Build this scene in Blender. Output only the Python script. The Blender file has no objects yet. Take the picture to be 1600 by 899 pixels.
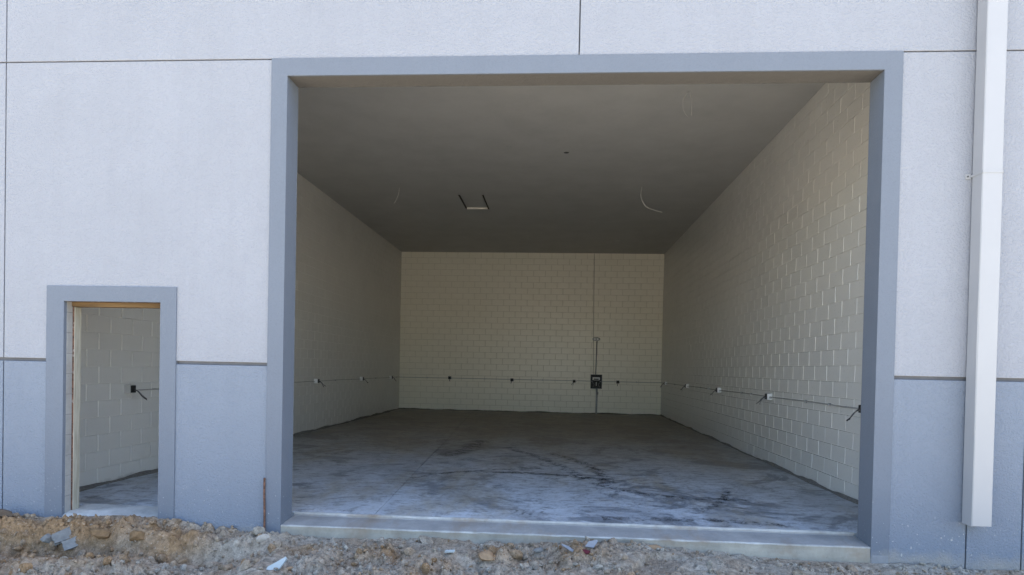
import bpy, bmesh, math, random
import numpy as np
from mathutils import Vector, Matrix

random.seed(7)
rng = np.random.default_rng(11)
SC = bpy.context.scene
COL = SC.collection

# ------------------------------------------------------------------ camera
CAM_F, CAM_YAW, CAM_PITCH, CAM_ROLL, CAM_CY, CAM_H, CAM_D = 1011.02, .0678, -.0145, .0207, 589.99, 1.5084, 6.0679
def cam_matrix():
    R1 = Matrix.Rotation(CAM_YAW, 3, 'Z') @ Matrix.Rotation(CAM_PITCH, 3, 'X')
    f = R1 @ Vector((0, 1, 0))
    c, s = math.cos(CAM_ROLL), math.sin(CAM_ROLL)
    r = R1 @ Vector((c, 0, s))          # picture right
    d = R1 @ Vector((s, 0, -c))         # picture down
    return Matrix((r, -d, -f)).transposed()
cd = bpy.data.cameras.new('camera')
cam = bpy.data.objects.new('camera', cd)
COL.objects.link(cam)
cam.matrix_world = Matrix.Translation((0, -CAM_D, CAM_H)) @ cam_matrix().to_4x4()
cd.sensor_fit = 'HORIZONTAL'; cd.sensor_width = 36; cd.lens = CAM_F / 1600 * 36
cd.shift_y = (CAM_CY - 449.5) / 1600
cd.clip_start = .05; cd.clip_end = 3000
SC.camera = cam

# ------------------------------------------------------------------ light
SUN_EL, SUN_AZ = math.radians(60), math.radians(66)      # azimuth from +Y (behind the wall) towards +X
w = bpy.data.worlds.new('World'); SC.world = w; w.use_nodes = True
nt = w.node_tree
bg = nt.nodes['Background']
sky = nt.nodes.new('ShaderNodeTexSky'); sky.sky_type = 'NISHITA'; sky.sun_disc = False
sky.sun_elevation = SUN_EL; sky.sun_rotation = SUN_AZ
sky.air_density = 1.0; sky.dust_density = 1.2; sky.ozone_density = 1.0
nt.links.new(sky.outputs[0], bg.inputs[0]); bg.inputs[1].default_value = .13
sd = bpy.data.lights.new('sun', 'SUN'); sd.energy = 5.0; sd.angle = math.radians(.5); sd.color = (1, .95, .87)
sun = bpy.data.objects.new('sun', sd); COL.objects.link(sun)
sv = Vector((math.sin(SUN_AZ) * math.cos(SUN_EL), math.cos(SUN_AZ) * math.cos(SUN_EL), math.sin(SUN_EL)))
sun.rotation_euler = sv.to_track_quat('Z', 'Y').to_euler(); sun.location = (20, 20, 30)

vs = SC.view_settings
vs.view_transform = 'Standard'; vs.look = 'None'; vs.gamma = 1; vs.use_curve_mapping = False
vs.exposure = 2.15
SC.render.engine = 'CYCLES'
SC.cycles.use_denoising = True
SC.cycles.max_bounces = 12; SC.cycles.diffuse_bounces = 8; SC.cycles.glossy_bounces = 3
SC.cycles.sample_clamp_indirect = 8

# ------------------------------------------------------------------ plan of the place (metres)
XL, XR, YB, ZC = -5.46, 3.58, 16.22, 5.486               # room
FOL, FIL, FIR, FOR = -2.780, -2.622, 2.885, 3.046        # big opening, outer and inner trim edges
ZT, ZFI = 4.421, 4.258
DOL, DIL, DIR, DOR = -5.026, -4.845, -3.858, -3.695      # small doorway
ZDT, ZDI = 2.227, 2.077
ZB0, ZB1 = 1.478, 1.510                                  # base reveal
V1, V2, V3, V4 = -5.479, .150, 3.716, 4.192              # vertical joints
YW = .21                                                 # inner face of the front wall
WX0, WX1, HTOP = -13.0, 13.0, 6.3

# ------------------------------------------------------------------ helpers
def tag(o, label=None, cat=None, group=None, kind=None):
    if label: o['label'] = label
    if cat: o['category'] = cat
    if group: o['group'] = group
    if kind: o['kind'] = kind
    return o
def empty(name, loc=(0, 0, 0)):
    o = bpy.data.objects.new(name, None); o.empty_display_size = .1
    o.location = loc; COL.objects.link(o); return o
def link(name, me, mat=None, parent=None, loc=(0, 0, 0), rot=None):
    o = bpy.data.objects.new(name, me); COL.objects.link(o)
    if mat and not me.materials: me.materials.append(mat)
    o.location = loc
    if rot is not None: o.rotation_euler = rot
    if parent: o.parent = parent
    return o
def build(name, bm, mat, parent=None, loc=(0, 0, 0), smooth=False):
    me = bpy.data.meshes.new(name)
    bmesh.ops.recalc_face_normals(bm, faces=bm.faces[:])
    bm.to_mesh(me); bm.free()
    if smooth:
        for p in me.polygons: p.use_smooth = True
    return link(name, me, mat, parent, loc)
def bx(bm, x0, x1, y0, y1, z0, z1):
    v = [bm.verts.new(p) for p in ((x0,y0,z0),(x1,y0,z0),(x1,y1,z0),(x0,y1,z0),(x0,y0,z1),(x1,y0,z1),(x1,y1,z1),(x0,y1,z1))]
    for f in ((0,3,2,1),(4,5,6,7),(0,1,5,4),(1,2,6,5),(2,3,7,6),(3,0,4,7)): bm.faces.new([v[i] for i in f])
def box(name, dims, mat, parent=None, bev=0, loc=(0,0,0), seg=1):
    bm = bmesh.new(); bx(bm, *dims)
    if bev: bmesh.ops.bevel(bm, geom=bm.edges[:], offset=bev, segments=seg, affect='EDGES', profile=.5)
    return build(name, bm, mat, parent, loc)
def prism(name, pts, y0, y1, mat, parent=None, bev=0):
    """outline in X,Z pushed from y0 to y1"""
    bm = bmesh.new()
    a = [bm.verts.new((x, y0, z)) for x, z in pts]; b = [bm.verts.new((x, y1, z)) for x, z in pts]
    n = len(pts)
    fa = bm.faces.new(a); bm.faces.new(b[::-1])
    for i in range(n): bm.faces.new((a[i], b[i], b[(i+1) % n], a[(i+1) % n]))
    bm.normal_update()
    if bev: bmesh.ops.bevel(bm, geom=list(fa.edges), offset=bev, segments=2, affect='EDGES', profile=.5)
    bmesh.ops.triangulate(bm, faces=[f for f in bm.faces if len(f.verts) > 4])
    return build(name, bm, mat, parent)
def tube_bm(bm, pts, r, n=8, cap=True):
    pts = [Vector(p) for p in pts]; rings = []
    up = Vector((0, 0, 1))
    for i, p in enumerate(pts):
        t = (pts[min(i+1, len(pts)-1)] - pts[max(i-1, 0)]).normalized()
        a = t.cross(up)
        if a.length < .05: a = t.cross(Vector((1, 0, 0)))
        a.normalize(); b = t.cross(a)
        rr = r[i] if isinstance(r, (list, tuple)) else r
        rings.append([bm.verts.new(p + a*math.cos(2*math.pi*k/n)*rr + b*math.sin(2*math.pi*k/n)*rr) for k in range(n)])
    for A, B in zip(rings, rings[1:]):
        for k in range(n): bm.faces.new((A[k], A[(k+1) % n], B[(k+1) % n], B[k]))
    if cap: bm.faces.new(rings[0][::-1]); bm.faces.new(rings[-1])
def tube(name, pts, r, mat, parent=None, n=8, loc=(0,0,0)):
    bm = bmesh.new(); tube_bm(bm, pts, r, n)
    return build(name, bm, mat, parent, loc, smooth=True)
def curve_pts(ctrl, n=14):
    """smooth line through control points (Catmull-Rom)"""
    P = [Vector(c) for c in ctrl]; P = [P[0]*2-P[1]] + P + [P[-1]*2-P[-2]]; out = []
    for i in range(1, len(P)-2):
        for k in range(n):
            t = k/n; a, b, c, d = P[i-1], P[i], P[i+1], P[i+2]
            out.append(.5*((2*b)+(c-a)*t+(2*a-5*b+4*c-d)*t*t+(3*b-a-3*c+d)*t**3))
    out.append(P[-2]); return out
def lathe(name, prof, mat, parent=None, n=20, loc=(0,0,0), rot=None):
    bm = bmesh.new(); rings = []
    for r, z in prof:
        rings.append([bm.verts.new((r*math.cos(2*math.pi*k/n), r*math.sin(2*math.pi*k/n), z)) for k in range(n)])
    for A, B in zip(rings, rings[1:]):
        for k in range(n): bm.faces.new((A[k], A[(k+1) % n], B[(k+1) % n], B[k]))
    bm.faces.new(rings[0][::-1]); bm.faces.new(rings[-1])
    o = build(name, bm, mat, parent, loc)
    if rot is not None: o.rotation_euler = rot
    return o
# value noise, vectorised
def vnoise(x, y, seed=0):
    xi = np.floor(x).astype(np.int64); yi = np.floor(y).astype(np.int64); fx = x-xi; fy = y-yi
    def h(a, b):
        n = (a*374761393 + b*668265263 + seed*974634777) & 0xffffffff
        n = ((n ^ (n >> 13)) * 1274126177) & 0xffffffff
        return ((n ^ (n >> 16)) & 0xffff) / 65535.0
    u = fx*fx*(3-2*fx); v = fy*fy*(3-2*fy)
    return (h(xi,yi)*(1-u)+h(xi+1,yi)*u)*(1-v) + (h(xi,yi+1)*(1-u)+h(xi+1,yi+1)*u)*v
def fbm(x, y, oct=5, seed=0, gain=.5):
    s = 0; a = 1; t = 0
    for i in range(oct):
        s = s + a*vnoise(x*2**i+17.3*i, y*2**i-9.1*i, seed+i); t += a; a *= gain
    return s/t

# ------------------------------------------------------------------ materials
class NT:
    def __init__(s, name):
        s.m = bpy.data.materials.new(name); s.m.use_nodes = True; s.t = s.m.node_tree
        s.p = s.t.nodes['Principled BSDF']
        s.co = s.t.nodes.new('ShaderNodeTexCoord').outputs['Object']
        s.geo = s.t.nodes.new('ShaderNodeNewGeometry').outputs['Position']
    def n(s, typ, **kw):
        o = s.t.nodes.new(typ)
        for k, v in kw.items(): setattr(o, k, v)
        return o
    def l(s, a, b): s.t.links.new(a, b)
    def noise(s, scale, detail=5, rough=.6, vec=None, stretch=None, dist=0):
        v = vec if vec is not None else s.geo
        if stretch:
            mp = s.n('ShaderNodeMapping'); mp.inputs['Scale'].default_value = stretch; s.l(v, mp.inputs[0]); v = mp.outputs[0]
        o = s.n('ShaderNodeTexNoise'); o.inputs['Scale'].default_value = scale; o.inputs['Detail'].default_value = detail
        o.inputs['Roughness'].default_value = rough; o.inputs['Distortion'].default_value = dist
        s.l(v, o.inputs['Vector']); return o.outputs['Fac']
    def ramp(s, fac, *stops):
        r = s.n('ShaderNodeValToRGB'); e = r.color_ramp.elements
        while len(e) < len(stops): e.new(.5)
        for el, (p, c) in zip(e, stops):
            el.position = p; el.color = (c, c, c, 1) if not isinstance(c, tuple) else (*c, 1)
        s.l(fac, r.inputs[0]); return r.outputs[0]
    def mix(s, fac, a, b, mode='MIX'):
        m = s.n('ShaderNodeMix', data_type='RGBA', blend_type=mode)
        for i, v in ((0, fac), (6, a), (7, b)):
            if isinstance(v, (int, float)): m.inputs[i].default_value = v
            elif isinstance(v, tuple): m.inputs[i].default_value = (*v, 1)
            else: s.l(v, m.inputs[i])
        return m.outputs[2]
    def math(s, op, a, b=0, c=None, clamp=False):
        m = s.n('ShaderNodeMath', operation=op, use_clamp=clamp)
        for i, v in enumerate((a, b) if c is None else (a, b, c)):
            if isinstance(v, (int, float)): m.inputs[i].default_value = v
            else: s.l(v, m.inputs[i])
        return m.outputs[0]
    def bump(s, h, strength, dist, prev=None):
        b = s.n('ShaderNodeBump'); b.inputs['Strength'].default_value = strength; b.inputs['Distance'].default_value = dist
        s.l(h, b.inputs['Height'])
        if prev is not None: s.l(prev, b.inputs['Normal'])
        return b.outputs[0]
    def out(s, col, rough=.7, normal=None, spec=.5, metal=0):
        if isinstance(col, tuple): s.p.inputs['Base Color'].default_value = (*col, 1)
        else: s.l(col, s.p.inputs['Base Color'])
        if isinstance(rough, (int, float)): s.p.inputs['Roughness'].default_value = rough
        else: s.l(rough, s.p.inputs['Roughness'])
        s.p.inputs['Specular IOR Level'].default_value = spec; s.p.inputs['Metallic'].default_value = metal
        if normal is not None: s.l(normal, s.p.inputs['Normal'])
        return s.m
def sep(T, v, i):
    o = T.n('ShaderNodeSeparateXYZ'); T.l(v, o.inputs[0]); return o.outputs[i]

def stucco(name, col, bump=.7, soil=False, scale=55):
    T = NT(name)
    n1 = T.noise(scale, 3, .55, dist=.6); n2 = T.noise(scale*3.2, 2, .5); n3 = T.noise(1.1, 4, .6); n4 = T.noise(7, 4, .6)
    c = T.mix(T.ramp(n3, (.3, 0), (.7, 1)), tuple(v*.965 for v in col), tuple(min(1, v*1.03) for v in col))
    c = T.mix(T.math('MULTIPLY', T.ramp(n4, (.45, 0), (.75, 1)), .35), c, tuple(v*.93 for v in col))
    st = T.noise(1.6, 5, .7, stretch=(4.5, 4.5, .22)); c = T.mix(T.math('MULTIPLY', T.ramp(st, (.50, 0), (.72, 1)), .22), c, tuple(v*.86 for v in col))
    # faintly darker colour in the pits
    c = T.mix(T.math('MULTIPLY', T.ramp(n1, (.36, 1), (.5, 0)), .25), c, tuple(v*.8 for v in col))
    if soil:   # rain-splash of sandy mud along the foot of the wall
        z = sep(T, T.geo, 2)
        f = T.math('ADD', T.math('MULTIPLY', z, -2.6), .02)
        f = T.math('MULTIPLY', T.math('ADD', f, T.math('MULTIPLY', T.noise(3.2, 6, .7), 1.0)), 1.0)
        f = T.ramp(f, (.68, 0), (1.05, .62))
        c = T.mix(f, c, (.36, .33, .28))
        sp = T.noise(60, 2, .5); f2 = T.math('MULTIPLY', T.ramp(sp, (.7, 0), (.74, 1)), T.ramp(z, (.0, .7), (.5, 0)))
        c = T.mix(f2, c, (.62, .61, .58))
    b = T.bump(T.math('ADD', T.ramp(n1, (.33, 0), (.62, 1)), T.math('MULTIPLY', n2, .5)), bump, .006)
    return T.out(c, .82, b, .3)
M_UP = stucco('pale stucco', (.302, .318, .356), .75)
M_BASE = stucco('blue grey stucco', (.200, .233, .288), .75, True)
M_TRIM = stucco('smooth blue grey trim', (.150, .174, .214), .28, True, 70)
M_CHIP = stucco('bare stucco chip', (.42, .42, .42), .2)
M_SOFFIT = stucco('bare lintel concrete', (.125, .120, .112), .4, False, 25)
M_TRIMBACK = stucco('unpainted trim return', (.20, .19, .175), .3, False, 60)

def plain(name, col, rough=.6, var=.12, scale=8, bump=.15, spec=.4, metal=0):
    T = NT(name); n = T.noise(scale, 5, .65); n2 = T.noise(scale*14, 2)
    c = T.mix(T.ramp(n, (.3, 0), (.7, 1)), tuple(v*(1-var) for v in col), tuple(min(1, v*(1+var)) for v in col))
    return T.out(c, rough, T.bump(n2, bump, .002), spec, metal)
M_JOINT = plain('grey joint sealant', (.11, .115, .13), .8)
M_SHELL = plain('rough backing masonry', (.35, .34, .32), .9)
M_PIPE = plain('white painted sheet metal', (.355, .36, .375), .42, .025, 2.2, .06)
M_STEEL = plain('galvanised steel', (.42, .43, .44), .38, .15, 20, .1, .5, .7)
M_SCREW = plain('dark screw head', (.06, .06, .06), .5)
M_CONDUIT = plain('painted conduit', (.34, .333, .315), .5, .1, 5)
M_CONDPALE = plain('cream painted conduit', (.50, .47, .40), .5, .06, 5)
M_BOXW = plain('white plastic box', (.78, .78, .76), .45, .05)
M_BLACK = plain('black plastic', (.012, .012, .013), .45, .2)
M_WIRE = plain('dark cable sheath', (.03, .03, .033), .45, .2)
M_WIREG = plain('grey cable sheath', (.16, .16, .17), .5, .2)
M_WIREW = plain('white cable sheath', (.72, .71, .67), .45, .05)
M_WIREG2 = plain('dusty white cable sheath', (.48, .47, .45), .5, .05)
M_FIX = plain('grey fixture plastic', (.46, .46, .44), .4, .05)
M_BRDSHADE = plain('shaded hatch board', (.05, .042, .036), .85, .3)  # dark colour paints in the shade on the hatch sides
M_BRDLIT = plain('lit hatch board', (.78, .74, .67), .7, .08)  # pale colour paints the daylight onto the hatch ends

def block_paint(name, c0, c1, c2):
    T = NT(name)
    n = T.noise(1.3, 4, .6); n2 = T.noise(120, 3, .6); n3 = T.noise(28, 4, .7)
    ri = T.n('ShaderNodeObjectInfo').outputs['Random']
    c = T.mix(T.ramp(n, (.3, 0), (.7, 1)), c0, c1)
    c = T.mix(T.math('MULTIPLY', ri, .3), c, c2)
    z = sep(T, T.geo, 2)      # scuffed, dusty strip at the floor
    f = T.ramp(T.math('ADD', T.math('MULTIPLY', z, -5.0), T.math('MULTIPLY', T.noise(4, 5, .7), .9)), (.22, 0), (.62, .8))
    c = T.mix(f, c, (.24, .225, .20))
    b = T.bump(n2, .3, .0015); b = T.bump(n3, .2, .002, b)
    return T.out(c, T.ramp(n3, (.3, .26), (.7, .38)), b, .5)
M_BLOCK = block_paint('grey cream side block paint', (.605, .593, .56), (.655, .643, .605), (.585, .573, .54))
M_BLOCK_BOUNCE = block_paint('bounce lit block paint', (.84, .80, .67), (.87, .83, .71), (.82, .78, .65))  # brighter cream on the far wall stands in for sunlit ground bounce
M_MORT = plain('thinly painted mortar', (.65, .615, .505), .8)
M_CEIL = plain('ceiling paint', (.455, .453, .437), .75, .07, 1.6, .25)

def concrete_floor():
    T = NT('dusty concrete floor')
    g = T.geo
    a = T.noise(.50, 9, .68, dist=.9); b = T.noise(1.7, 9, .72, dist=.6); c_ = T.noise(14, 5, .7); d = T.noise(.8, 6, .7, stretch=(1, .35, 1))
    col = T.mix(T.ramp(b, (.34, 0), (.66, 1)), (.42, .455, .50), (.60, .64, .685))
    e = T.noise(.75, 10, .72, dist=.7)
    col = T.mix(T.math('MULTIPLY', T.ramp(e, (.42, 1), (.475, 0)), .72), col, (.13, .147, .172))
    col = T.mix(T.math('MULTIPLY', T.ramp(a, (.40, 1), (.50, 0)), .35), col, (.2, .21, .225))
    col = T.mix(T.math('MULTIPLY', T.ramp(d, (.50, 0), (.62, 1)), .62), col, (.34, .29, .205))
    w_ = T.noise(2.6, 10, .80, stretch=(1, .8, 1), dist=.8)
    col = T.mix(T.math('MULTIPLY', T.ramp(w_, (.60, 0), (.72, 1)), .22), col, (.72, .74, .75))
    col = T.mix(T.math('MULTIPLY', T.ramp(w_, (.36, 1), (.46, 0)), .6), col, (.085, .09, .10))
    # far end painted browner for the fading skylight and warm bounce
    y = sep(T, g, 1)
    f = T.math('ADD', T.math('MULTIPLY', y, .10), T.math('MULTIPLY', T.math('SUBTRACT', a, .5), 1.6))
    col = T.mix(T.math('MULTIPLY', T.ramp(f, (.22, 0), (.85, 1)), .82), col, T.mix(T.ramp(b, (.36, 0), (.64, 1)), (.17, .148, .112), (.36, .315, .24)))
    col = T.mix(T.math('MULTIPLY', T.ramp(c_, (.56, 0), (.68, 1)), .5), col, (.10, .098, .095))
    k_ = T.noise(9, 8, .85, stretch=(.5, 1, 1)); col = T.mix(T.math('MULTIPLY', T.ramp(k_, (.57, 0), (.68, 1)), .16), col, (.80, .81, .82)); col = T.mix(T.math('MULTIPLY', T.ramp(k_, (.41, 1), (.48, 0)), .65), col, (.11, .115, .12))
    bp = T.bump(c_, .3, .005); bp = T.bump(T.noise(90, 3), .25, .002, bp)
    return T.out(col, T.ramp(b, (.3, .45), (.7, .72)), bp, .45)
M_FLOOR = concrete_floor()
def sill_mat(name, c0, c1, soil):
    T = NT(name)
    a = T.noise(3, 6, .7); b = T.noise(35, 5, .7); e = T.noise(1.3, 5, .7, stretch=(1, .4, 1))
    col = T.mix(T.ramp(a, (.3, 0), (.7, 1)), c0, c1)
    col = T.mix(T.math('MULTIPLY', T.ramp(e, (.52, 0), (.66, 1)), soil), col, (.27, .215, .16))
    col = T.mix(T.math('MULTIPLY', T.ramp(b, (.58, 0), (.72, 1)), .35), col, tuple(v*.55 for v in c0))
    return T.out(col, .85, T.bump(b, .5, .006), .3)
M_SILL = sill_mat('weathered sill concrete', (.24, .24, .235), (.36, .355, .345), .7)
M_SILLF = sill_mat('raw sill face', (.25, .235, .20), (.40, .38, .325), .7)
M_EDGE = sill_mat('pale concrete edge', (.30, .295, .28), (.56, .555, .53), .8)

def soil_mat(name, clod=False):
    T = NT(name)
    fine = T.noise(70, 6, .75); mid = T.noise(16, 6, .7); big = T.noise(2.5, 4, .6)
    brown = T.mix(T.ramp(mid, (.3, 0), (.7, 1)), (.12, .072, .036), (.38, .25, .14))
    grey = T.mix(T.ramp(mid, (.3, 0), (.7, 1)), (.17, .152, .124), (.47, .435, .37))
    at = T.n('ShaderNodeAttribute', attribute_name='soil').outputs['Fac']
    f = T.math('ADD', at, T.math('MULTIPLY', T.math('SUBTRACT', big, .5), 1.5), clamp=True)
    if clod:
        ri = T.n('ShaderNodeObjectInfo').outputs['Random']
        f = T.math('ADD', f, T.math('MULTIPLY', T.math('SUBTRACT', ri, .5), .5), clamp=True)
    c = T.mix(f, grey, brown)
    if not clod:      # paler dry sand in the unseen yard, bright for its bounce light
        c = T.mix(T.ramp(T.math('MULTIPLY', sep(T, T.geo, 1), -.25), (.4, 0), (.7, 1)), c, T.mix(mid, (.40, .355, .285), (.56, .51, .42)))
    c = T.mix(T.math('MULTIPLY', T.ramp(fine, (.59, 0), (.68, 1)), .8), c, (.55, .52, .47))
    c = T.mix(T.math('MULTIPLY', T.ramp(fine, (.36, 1), (.44, 0)), .85), c, (.045, .035, .026))
    b = T.bump(fine, .8, .008); b = T.bump(mid, .6, .02, b)
    return T.out(c, .95, b, .15)
M_SOIL = soil_mat('sandy rubble soil')
M_CLOD = soil_mat('dry soil clods', True)
def stone_mat(name, c, v=.2):
    T = NT(name); n = T.noise(25, 6, .7); n2 = T.noise(110, 3)
    col = T.mix(T.ramp(n, (.3, 0), (.7, 1)), tuple(x*(1-v) for x in c), tuple(min(1, x*(1+v)) for x in c))
    return T.out(col, .9, T.bump(n2, .5, .004), .25)
M_GREY = stone_mat('grey limestone', (.19, .19, .182))
M_PALE = stone_mat('chalky stone', (.42, .385, .34))
M_TAN = stone_mat('tan stone', (.30, .205, .125))
M_DARKCLOD = stone_mat('dark damp soil', (.10, .075, .055), .35)
M_FOAM = stone_mat('pale blue white board', (.38, .43, .44), .06)
M_SHEET = stone_mat('grey plastic sheet', (.24, .255, .285), .12)
M_BROWN = stone_mat('brown soil lump', (.185, .118, .062), .4)
M_REDRAG = stone_mat('dark red scrap', (.10, .02, .03), .3)
def rust():
    T = NT('rusty steel'); n = T.noise(30, 6, .75); m_ = T.noise(9, 4, .7)
    c = T.mix(T.ramp(n, (.35, 0), (.65, 1)), (.055, .03, .022), (.23, .125, .085))
    c = T.mix(T.math('MULTIPLY', T.ramp(m_, (.55, 0), (.65, 1)), .7), c, (.40, .38, .36))
    return T.out(c, .85, T.bump(n, .5, .004), .3)
M_RUST = rust()
def wood(name, a, b, axis):
    T = NT(name); st = [14, 14, 14]; st[axis] = 1.2
    n = T.noise(3, 6, .65, stretch=tuple(st), dist=.4)
    c = T.mix(T.ramp(n, (.3, 0), (.7, 1)), a, b)
    return T.out(c, .75, T.bump(n, .3, .003), .3)
M_WOODX = wood('yellow pine header', (.085, .052, .024), (.19, .125, .058), 0)
M_POST = wood('dusty painted post', (.29, .275, .22), (.48, .46, .39), 2)
M_RAWBLK = sill_mat('raw block edge', (.25, .25, .245), (.37, .37, .36), .25)

# ------------------------------------------------------------------ the warehouse front
B = tag(empty('warehouse_building', (0, 0, 0)), 'pale stucco warehouse front with blue grey base and two open doorways', 'building')
PF, PB = .004, .028          # stucco face and its back
g = .006                     # half a joint
def panel(pts, mat): return prism('stucco_panel', pts, PF, PB, mat, B, .004)
def rect(x0, x1, z0, z1): return [(x0, z0), (x1, z0), (x1, z1), (x0, z1)]
def jx(x0, x1): return x0 + g, x1 - g
# upper band
for a, b in ((WX0, V1), (V1, V2), (V2, V3), (V3, V4), (V4, WX1)):
    a, b = jx(a, b); panel(rect(a, b, ZT + g, HTOP), M_UP)
# middle band
panel(rect(WX0, V1 - g, ZB1, ZT - g), M_UP)
panel([(V1+g, ZB1), (DOL+.02, ZB1), (DOL+.02, ZDT-.02), (DOR-.02, ZDT-.02), (DOR-.02, ZB1), (FOL+.01, ZB1), (FOL+.01, ZT-g), (V1+g, ZT-g)], M_UP)
panel(rect(FOR - .01, V3 - g, ZB1, ZT - g), M_UP)
panel(rect(V3 + g, V4 - g, ZB1, ZT - g), M_UP)
panel(rect(V4 + g, WX1, ZB1, ZT - g), M_UP)
# base band
for a, b in ((WX0, V1-g), (V1+g, DOL+.02), (DOR-.02, FOL+.01), (FOR-.01, V3-g), (V3+g, V4-g), (V4+g, WX1)):
    panel(rect(a, b, -.6, ZB0), M_BASE)
# trims: flat band with its return into the opening
prism('opening_trim', [(FOL, -.6), (FIL, -.6), (FIL, ZFI), (FIR, ZFI), (FIR, -.6), (FOR, -.6), (FOR, ZT+.002), (FOL, ZT+.002)], -.008, .014, M_TRIM, B, .003)
box('jamb', (FIL-.11, FIL-.0015, .0145, .262, -.6, ZFI+.001), M_TRIM, B)
box('jamb', (FIR+.0015, FIR+.11, .0145, .262, -.6, ZFI+.001), M_TRIM, B)
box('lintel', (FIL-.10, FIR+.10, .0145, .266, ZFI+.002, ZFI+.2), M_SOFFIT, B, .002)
for a, b in ((FIL-.11, FIL-.003), (FIR+.003, FIR+.11)): box('jamb_return', (a, b, .2625, .269, -.3, ZFI+.001), M_TRIMBACK, B)
prism('door_trim', [(DOL, -.6), (DIL, -.6), (DIL, ZDI), (DIR, ZDI), (DIR, -.6), (DOR, -.6), (DOR, ZDT), (DOL, ZDT)], -.008, .032, M_TRIM, B, .003)
# masonry behind the stucco
prism('masonry', [(WX0, -.6), (DIL-.002, -.6), (DIL-.002, ZDI+.03), (DIR+.003, ZDI+.03), (DIR+.003, -.6), (FIL-.05, -.6), (FIL-.05, ZFI+.05), (FIR+.05, ZFI+.05), (FIR+.05, -.6), (WX1, -.6), (WX1, HTOP-.02), (WX0, HTOP-.02)], .0285, YW-.0, M_JOINT, B)
box('parapet_cap', (WX0-.05, WX1+.05, -.05, .30, HTOP, HTOP+.06), M_STEEL, B)
box('roof', (WX0, WX1, .30, YB+.45, 5.85, 6.05), M_SHELL, B)
box('end_wall', (WX0, WX0+.2, .215, YB+.4, -.6, 5.85), M_SHELL, B)
box('end_wall', (WX1-.2, WX1, .215, YB+.4, -.6, 5.85), M_SHELL, B)
box('rear_wall', (WX0, WX1, YB+.42, YB+.62, -.6, 6.3), M_SHELL, B)
# unpainted foot of the right trim
box('trim_foot', (FIR+.012, FOR-.006, -.0105, .01, -.26, -.125), stone_mat('bare foam foot', (.25, .255, .265), .1), B, .003)

# chips in the paint low on the right
for cx, cz, cw, ch in ((3.50, .055, .011, .008), (3.59, .040, .012, .011), (3.655, .075, .006, .005), (3.24, -.045, .006, .016), (3.16, -.115, .008, .018), (3.31, -.01, .004, .006)):
    bm = bmesh.new(); vs_ = [bm.verts.new((cx + cw*math.cos(a)*random.uniform(.6, 1.1), .0022, cz + ch*math.sin(a)*random.uniform(.6, 1.1))) for a in np.linspace(0, 2*math.pi, 8, endpoint=False)]
    f_ = bm.faces.new(vs_); e_ = bmesh.ops.extrude_face_region(bm, geom=[f_]); bmesh.ops.translate(bm, verts=[v for v in e_['geom'] if isinstance(v, bmesh.types.BMVert)], vec=(0, .004, 0))
    build('paint_chip', bm, M_CHIP, B)
# rough frame of the small doorway
D = tag(empty('door_frame', (DIL, .1, 0)), 'unfinished doorway frame with dusty post and yellow timber header', 'door frame')
def at(o, p): o.matrix_parent_inverse = Matrix.Translation(-p.location); return o
for k in range(11):
    z0 = -.06 + k*.2032; z1 = min(z0 + .2015, ZDI + .02)
    at(box('block_edge', (DIL-.06, DIL+.0015*random.random(), .033, .113, z0, z1), M_RAWBLK, D, .003), D)
at(box('rust_strip', (DIL-.05, DIL+.012,   .1145, .1195, -.05, ZDI-.045), M_RUST, D, .001), D)
at(box('post', (DIL-.06, DIL+.016, .120, .212, -.06, ZDI-.045), M_POST, D, .004), D)
at(box('post', (DIR-.012, DIR+.06, .1245, .212, -.06, ZDI-.045), M_POST, D, .004), D)
at(box('header', (DIL-.05, DIR+.05, .10, .212, ZDI-.044, ZDI+.002), M_WOODX, D, .004), D)
at(box('gap_strip', (DIL-.002, DIR+.002, .0335, .10, ZDI+.002, ZDI+.012), M_RUST, D), D)  # dark strip across the gap above the header

# ------------------------------------------------------------------ floor, ceiling
FL = tag(empty('concrete_floor'), kind='structure')
box('slab_base', (XL-.2, XR+.2, .34, YB+.2, -.3, -.010), M_FLOOR, FL)
JX, JY = -2.02, 6.55
def joint_x(y): return -1.80 - (y-.35)*.064          # the saw cut drifts a little
EY = .335
def slab(xa0, xa1, xb0, xb1, y0, y1):
    bm = bmesh.new()
    lo = [bm.verts.new(p) for p in ((xa0,y0,-.012),(xa1,y0,-.012),(xb1,y1,-.012),(xb0,y1,-.012))]
    hi = [bm.verts.new((v.co.x, v.co.y, 0)) for v in lo]
    f = bm.faces.new(hi)
    for i in range(4): bm.faces.new((lo[i], lo[(i+1) % 4], hi[(i+1) % 4], hi[i]))
    bm.normal_update(); bmesh.ops.bevel(bm, geom=list(f.edges), offset=.003, segments=1, affect='EDGES')
    build('slab', bm, M_FLOOR, FL)
h = .004
for (y0, y1) in ((EY, JY-h), (JY+h, 11.4-h), (11.4+h, YB+.05)):
    slab(XL-.05, joint_x(y0)-h, XL-.05, joint_x(y1)-h, y0, y1)
    slab(joint_x(y0)+h, XR+.05, joint_x(y1)+h, XR+.05, y0, y1)
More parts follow.
